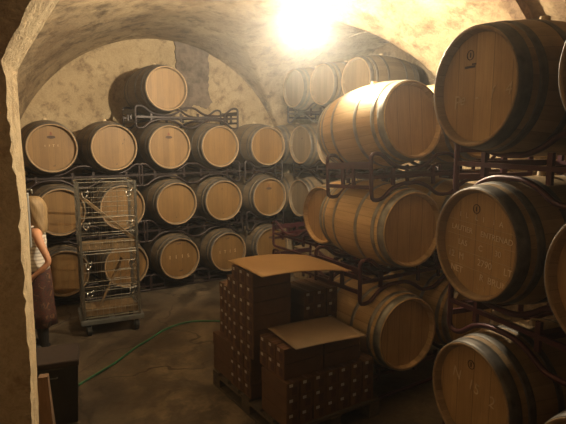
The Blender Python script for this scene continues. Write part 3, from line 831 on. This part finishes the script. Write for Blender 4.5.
# ------------------------------------------------------------------ the woman by the barrels
def skinned(name, verts, edges, radii, m, parent=None, root=0, sub=2):
    me = bpy.data.meshes.new(name); me.from_pydata([Vector(v) for v in verts], edges, []); me.materials.append(m)
    o = bpy.data.objects.new(name, me); COL.objects.link(o)
    if parent: o.parent = parent
    s = o.modifiers.new('skin', 'SKIN'); s.use_smooth_shade = True; s.use_x_symmetry = False
    for i, r in enumerate(radii):
        sv = me.skin_vertices[0].data[i]; sv.radius = (r, r) if not isinstance(r, tuple) else r; sv.use_root = (i == root)
    u = o.modifiers.new('sub', 'SUBSURF'); u.levels = sub; u.render_levels = sub
    return o
# local frame: she faces -Y, her left is +X; total height 1.6
V, E_, RA = [], [], []
def av(p, r): V.append(p); RA.append(r); return len(V)-1
def chain(start, pts):
    prev = start
    for p, r in pts:
        i = av(p, r)
        if prev is not None: E_.append((prev, i))
        prev = i
    return prev
pel = av((0,0,.86), (.135,.10))
chest = chain(pel, [((0,.0,.98), (.112,.085)), ((0,.0,1.10), (.12,.09))])
up_ = chain(chest, [((0,.005,1.22), (.125,.085))])
nk = chain(up_, [((0,.01,1.31), (.055,.05)), ((0,.0,1.37), (.045,.045))])
hd = chain(nk, [((0,-.01,1.44), (.062,.075)), ((0,-.012,1.50), (.072,.088)), ((0,.0,1.56), (.055,.068))])
fing = []
for s in (-1, 1):
    hip = chain(pel, [((s*.085,0,.80), .088), ((s*.09,-.005,.62), .072), ((s*.088,-.01,.45), .050), ((s*.088,.005,.30), .052), ((s*.088,.015,.12), .036), ((s*.088,.015,.06), .038)])
    chain(hip, [((s*.09,-.06,.035), (.036,.03)), ((s*.092,-.12,.025), (.032,.02))])
    if s == 1:   # left arm: elbow back, hand resting on the hip in front
        el = [((.15,.01,1.24), .046), ((.205,.03,1.16), .043), ((.235,.075,1.05), .036), ((.245,.10,.965), .033), ((.235,.03,.89), .030), ((.215,-.04,.835), .023)]
        hand = [((.205,-.075,.80), (.034,.016))]
        fd = Vector((-.25,-.45,-.85)).normalized(); sd = Vector((0,1,-.4)).normalized(); hp = Vector((.203,-.085,.79))
    else:
        el = [((-.15,.01,1.24), .046), ((-.205,.01,1.15), .042), ((-.215,-.0,1.03), .036), ((-.22,-.02,.96), .033), ((-.21,-.08,.86), .028), ((-.205,-.12,.79), .022)]
        hand = [((-.203,-.145,.75), (.034,.016))]
        fd = Vector((.02,-.5,-.85)).normalized(); sd = Vector((0,1,-.5)).normalized(); hp = Vector((-.202,-.155,.735))
    chain(up_, el+hand); fing.append((s, hp, fd, sd))
woman = thing('person', 'person with long blond hair, striped white top and patterned skirt, beside the pillar', 'person', (.715, 5.72, 0), R(-95))
body = skinned('body', V, E_, RA, M['skin'], woman)
for s, hp, fd, sd in fing:
    FV, FE, FR = [], [], []
    for k, (o_, L) in enumerate(((-.024,.062),(-.008,.070),(.008,.066),(.023,.052))):
        a = hp + sd*o_ - fd*.02; inward = Vector((-s,0,0))
        pts = [a, hp+sd*o_+fd*L*.35, hp+sd*o_*1.05+fd*L*.72+inward*.006, hp+sd*o_*1.05+fd*L+inward*.018]
        i0 = len(FV); FV += pts; FE += [(i0,i0+1),(i0+1,i0+2),(i0+2,i0+3)]; FR += [.009,.0088,.008,.0068]
        skinned('finger', pts, [(0,1),(1,2),(2,3)], [.009,.0088,.008,.0068], M['skin'], woman)
    a = hp - sd*.02 - fd*.03
    skinned('thumb', [a, a-sd*.022+fd*.02, a-sd*.034+fd*.045], [(0,1),(1,2)], [.011,.010,.008], M['skin'], woman)
# face
for s in (-1, 1):
    bm = bmesh.new(); bmesh.ops.create_uvsphere(bm, u_segments=12, v_segments=8, radius=.012, matrix=Matrix.Translation((s*.03,-.088,1.49)))
    obj('eye', bm, M['eye'], woman, smooth=True)
bm = bmesh.new(); cyl(bm, (0,-.09,1.495), (0,-.112,1.462), .006, .013, 10); obj('nose', bm, M['skin'], woman, smooth=True)
bm = bmesh.new(); tube(bm, [(-.02,-.082,1.432),(0,-.09,1.434),(.02,-.082,1.432)], [.003,.006,.003], 8); obj('mouth', bm, M['lip'], woman, smooth=True)
for s in (-1, 1):
    bm = bmesh.new(); bmesh.ops.create_uvsphere(bm, u_segments=10, v_segments=8, radius=1, matrix=Matrix.Translation((s*.074,.005,1.482)) @ Matrix.Diagonal((.008,.016,.028,1)))
    obj('ear', bm, M['skin'], woman, smooth=True)
# hair: cap plus long fall over the back and shoulders
bm = bmesh.new(); NSg = 28; rings = []
for z, rx, ry, cy, op in ((1.605,.02,.025,.0,0),(1.595,.055,.065,.0,0),(1.56,.080,.095,.004,0),(1.52,.090,.106,.012,.5),(1.47,.092,.104,.02,.9),(1.41,.094,.098,.03,1.05),(1.34,.105,.088,.04,1.2),(1.27,.115,.075,.05,1.35),(1.22,.10,.055,.05,1.45),(1.18,.07,.035,.05,1.5)):
    ring = []
    for k in range(NSg+1):
        a = -PI/2 + op*.62 + (2*PI-2*op*.62)*k/NSg
        w = 1+.05*math.sin(9*a+z*30)
        ring.append(bm.verts.new((rx*w*math.cos(a), cy+ry*w*math.sin(a), z)))
    rings.append(ring)
for a, b in zip(rings, rings[1:]):
    for k in range(NSg): bm.faces.new((a[k], a[k+1], b[k+1], b[k]))
h_ = obj('hair', bm, M['hair'], woman, smooth=True); s_ = h_.modifiers.new('t','SOLIDIFY'); s_.thickness = .016; s_.offset = -1
def loft(name, prof, m, seg=32, thick=.006, folds=0):
    bm = bmesh.new(); rg = []
    for z, rx, ry, cy in prof:
        f = folds*max(0, (prof[0][0]-z)/(prof[0][0]-prof[-1][0]))
        rg.append([bm.verts.new((rx*(1+f*math.sin(7*2*PI*k/seg))*math.cos(2*PI*k/seg), cy+ry*(1+f*math.sin(7*2*PI*k/seg))*math.sin(2*PI*k/seg), z)) for k in range(seg)])
    for a, b in zip(rg, rg[1:]):
        for k in range(seg): bm.faces.new((a[k], a[(k+1)%seg], b[(k+1)%seg], b[k]))
    o = obj(name, bm, m, woman, smooth=True); s = o.modifiers.new('t','SOLIDIFY'); s.thickness = thick; s.offset = 1; return o
loft('striped_top', [(1.245,.128,.088,.0),(1.20,.135,.100,-.004),(1.14,.134,.108,-.008),(1.08,.128,.103,-.004),(1.0,.122,.096,0),(.93,.135,.106,0),(.86,.152,.118,0)], M['top'])
for s in (-1, 1):
    bm = bmesh.new(); tube(bm, [(s*.075,-.085,1.23),(s*.08,-.06,1.29),(s*.08,.01,1.315),(s*.078,.075,1.27),(s*.07,.085,1.22)], .012, 8); obj('strap', bm, M['top'], woman, smooth=True)
loft('patterned_skirt', [(.90,.138,.108,0),(.84,.158,.122,0),(.76,.172,.128,0),(.6,.178,.135,0),(.42,.185,.145,0),(.28,.195,.155,0)], M['skirt'], folds=.07)
for s in (-1, 1):
    bm = bmesh.new(); tube(bm, [(s*.088,.01,.30),(s*.088,.012,.2),(s*.088,.016,.12),(s*.088,.016,.045)], [.062,.056,.048,.046], 16)
    box(bm, (s*.09,-.045,.014), (.085,.25,.028)); bmesh.ops.create_uvsphere(bm, u_segments=16, v_segments=10, radius=1, matrix=Matrix.Translation((s*.09,-.06,.045)) @ Matrix.Diagonal((.046,.105,.042,1)))
    obj('boot', bm, M['boot'], woman, smooth=False)

# ------------------------------------------------------------------ lamps
LX, LY = 2.80, 3.95
t = thing('ceiling_lamp', 'glaring bare lamp hung close under the vault', 'lamp', (LX, LY, 3.19))
bm = bmesh.new(); bmesh.ops.create_uvsphere(bm, u_segments=20, v_segments=12, radius=.045, matrix=Matrix.Translation((0,0,0))); obj('bulb', bm, M['bulb'], t, smooth=True)
bm = bmesh.new(); cyl(bm, (0,0,.04), (0,0,.10), .024, .02, 16); obj('socket', bm, M['lampm'], t)
bm = bmesh.new(); cyl(bm, (0,0,.09), (0,0,.74), .006, seg=8); obj('stem', bm, M['lampm'], t)
bm = bmesh.new(); L_ = []  # dish added under the bulb to cut its downward light
for r_, z_ in ((.085,-.078),(.080,-.094),(.055,-.106),(.02,-.112),(.001,-.113)):
    L_.append([bm.verts.new((r_*math.cos(2*PI*k/28), r_*math.sin(2*PI*k/28), z_)) for k in range(28)])
for a, b in zip(L_, L_[1:]):
    for k in range(28): bm.faces.new((a[k], a[(k+1)%28], b[(k+1)%28], b[k]))
o = obj('added_shade_dish', bm, M['lampm'], t, smooth=True); q = o.modifiers.new('t','SOLIDIFY'); q.thickness = .003
bm = bmesh.new()
for k in range(3): cyl(bm, (.078*math.cos(k*2.094), .078*math.sin(k*2.094), -.085), (.02*math.cos(k*2.094), .02*math.sin(k*2.094), .085), .0015, seg=6)
obj('shade_dish_wires', bm, M['lampm'], t)
t = thing('added_fill_lamp', 'added dim fill lamp in the passage, out of view', 'lamp', (-.9, 1.25, 2.05))  # added out of view as fill light for the pillar face
bm = bmesh.new(); bmesh.ops.create_uvsphere(bm, u_segments=20, v_segments=12, radius=.05); obj('bulb', bm, M['bulb2'], t, smooth=True)
bm = bmesh.new(); cyl(bm, (0,0,.04), (0,0,.10), .024, .02, 16); cyl(bm, (0,0,.09), (0,0,1.2), .005, seg=8); obj('socket', bm, M['lampm'], t)

w = bpy.data.worlds.new('world'); S.world = w; w.use_nodes = True
w.node_tree.nodes['Background'].inputs[0].default_value = (.02,.015,.01,1)
nt = w.node_tree; vs = nt.nodes.new('ShaderNodeVolumeScatter'); vs.inputs['Density'].default_value = .0105; vs.inputs['Anisotropy'].default_value = .86
nt.links.new(vs.outputs[0], nt.nodes['World Output'].inputs['Volume'])
S.view_settings.view_transform = 'Standard'; S.view_settings.look = 'None'; S.view_settings.gamma = 1
S.view_settings.exposure = 0; S.view_settings.use_curve_mapping = False
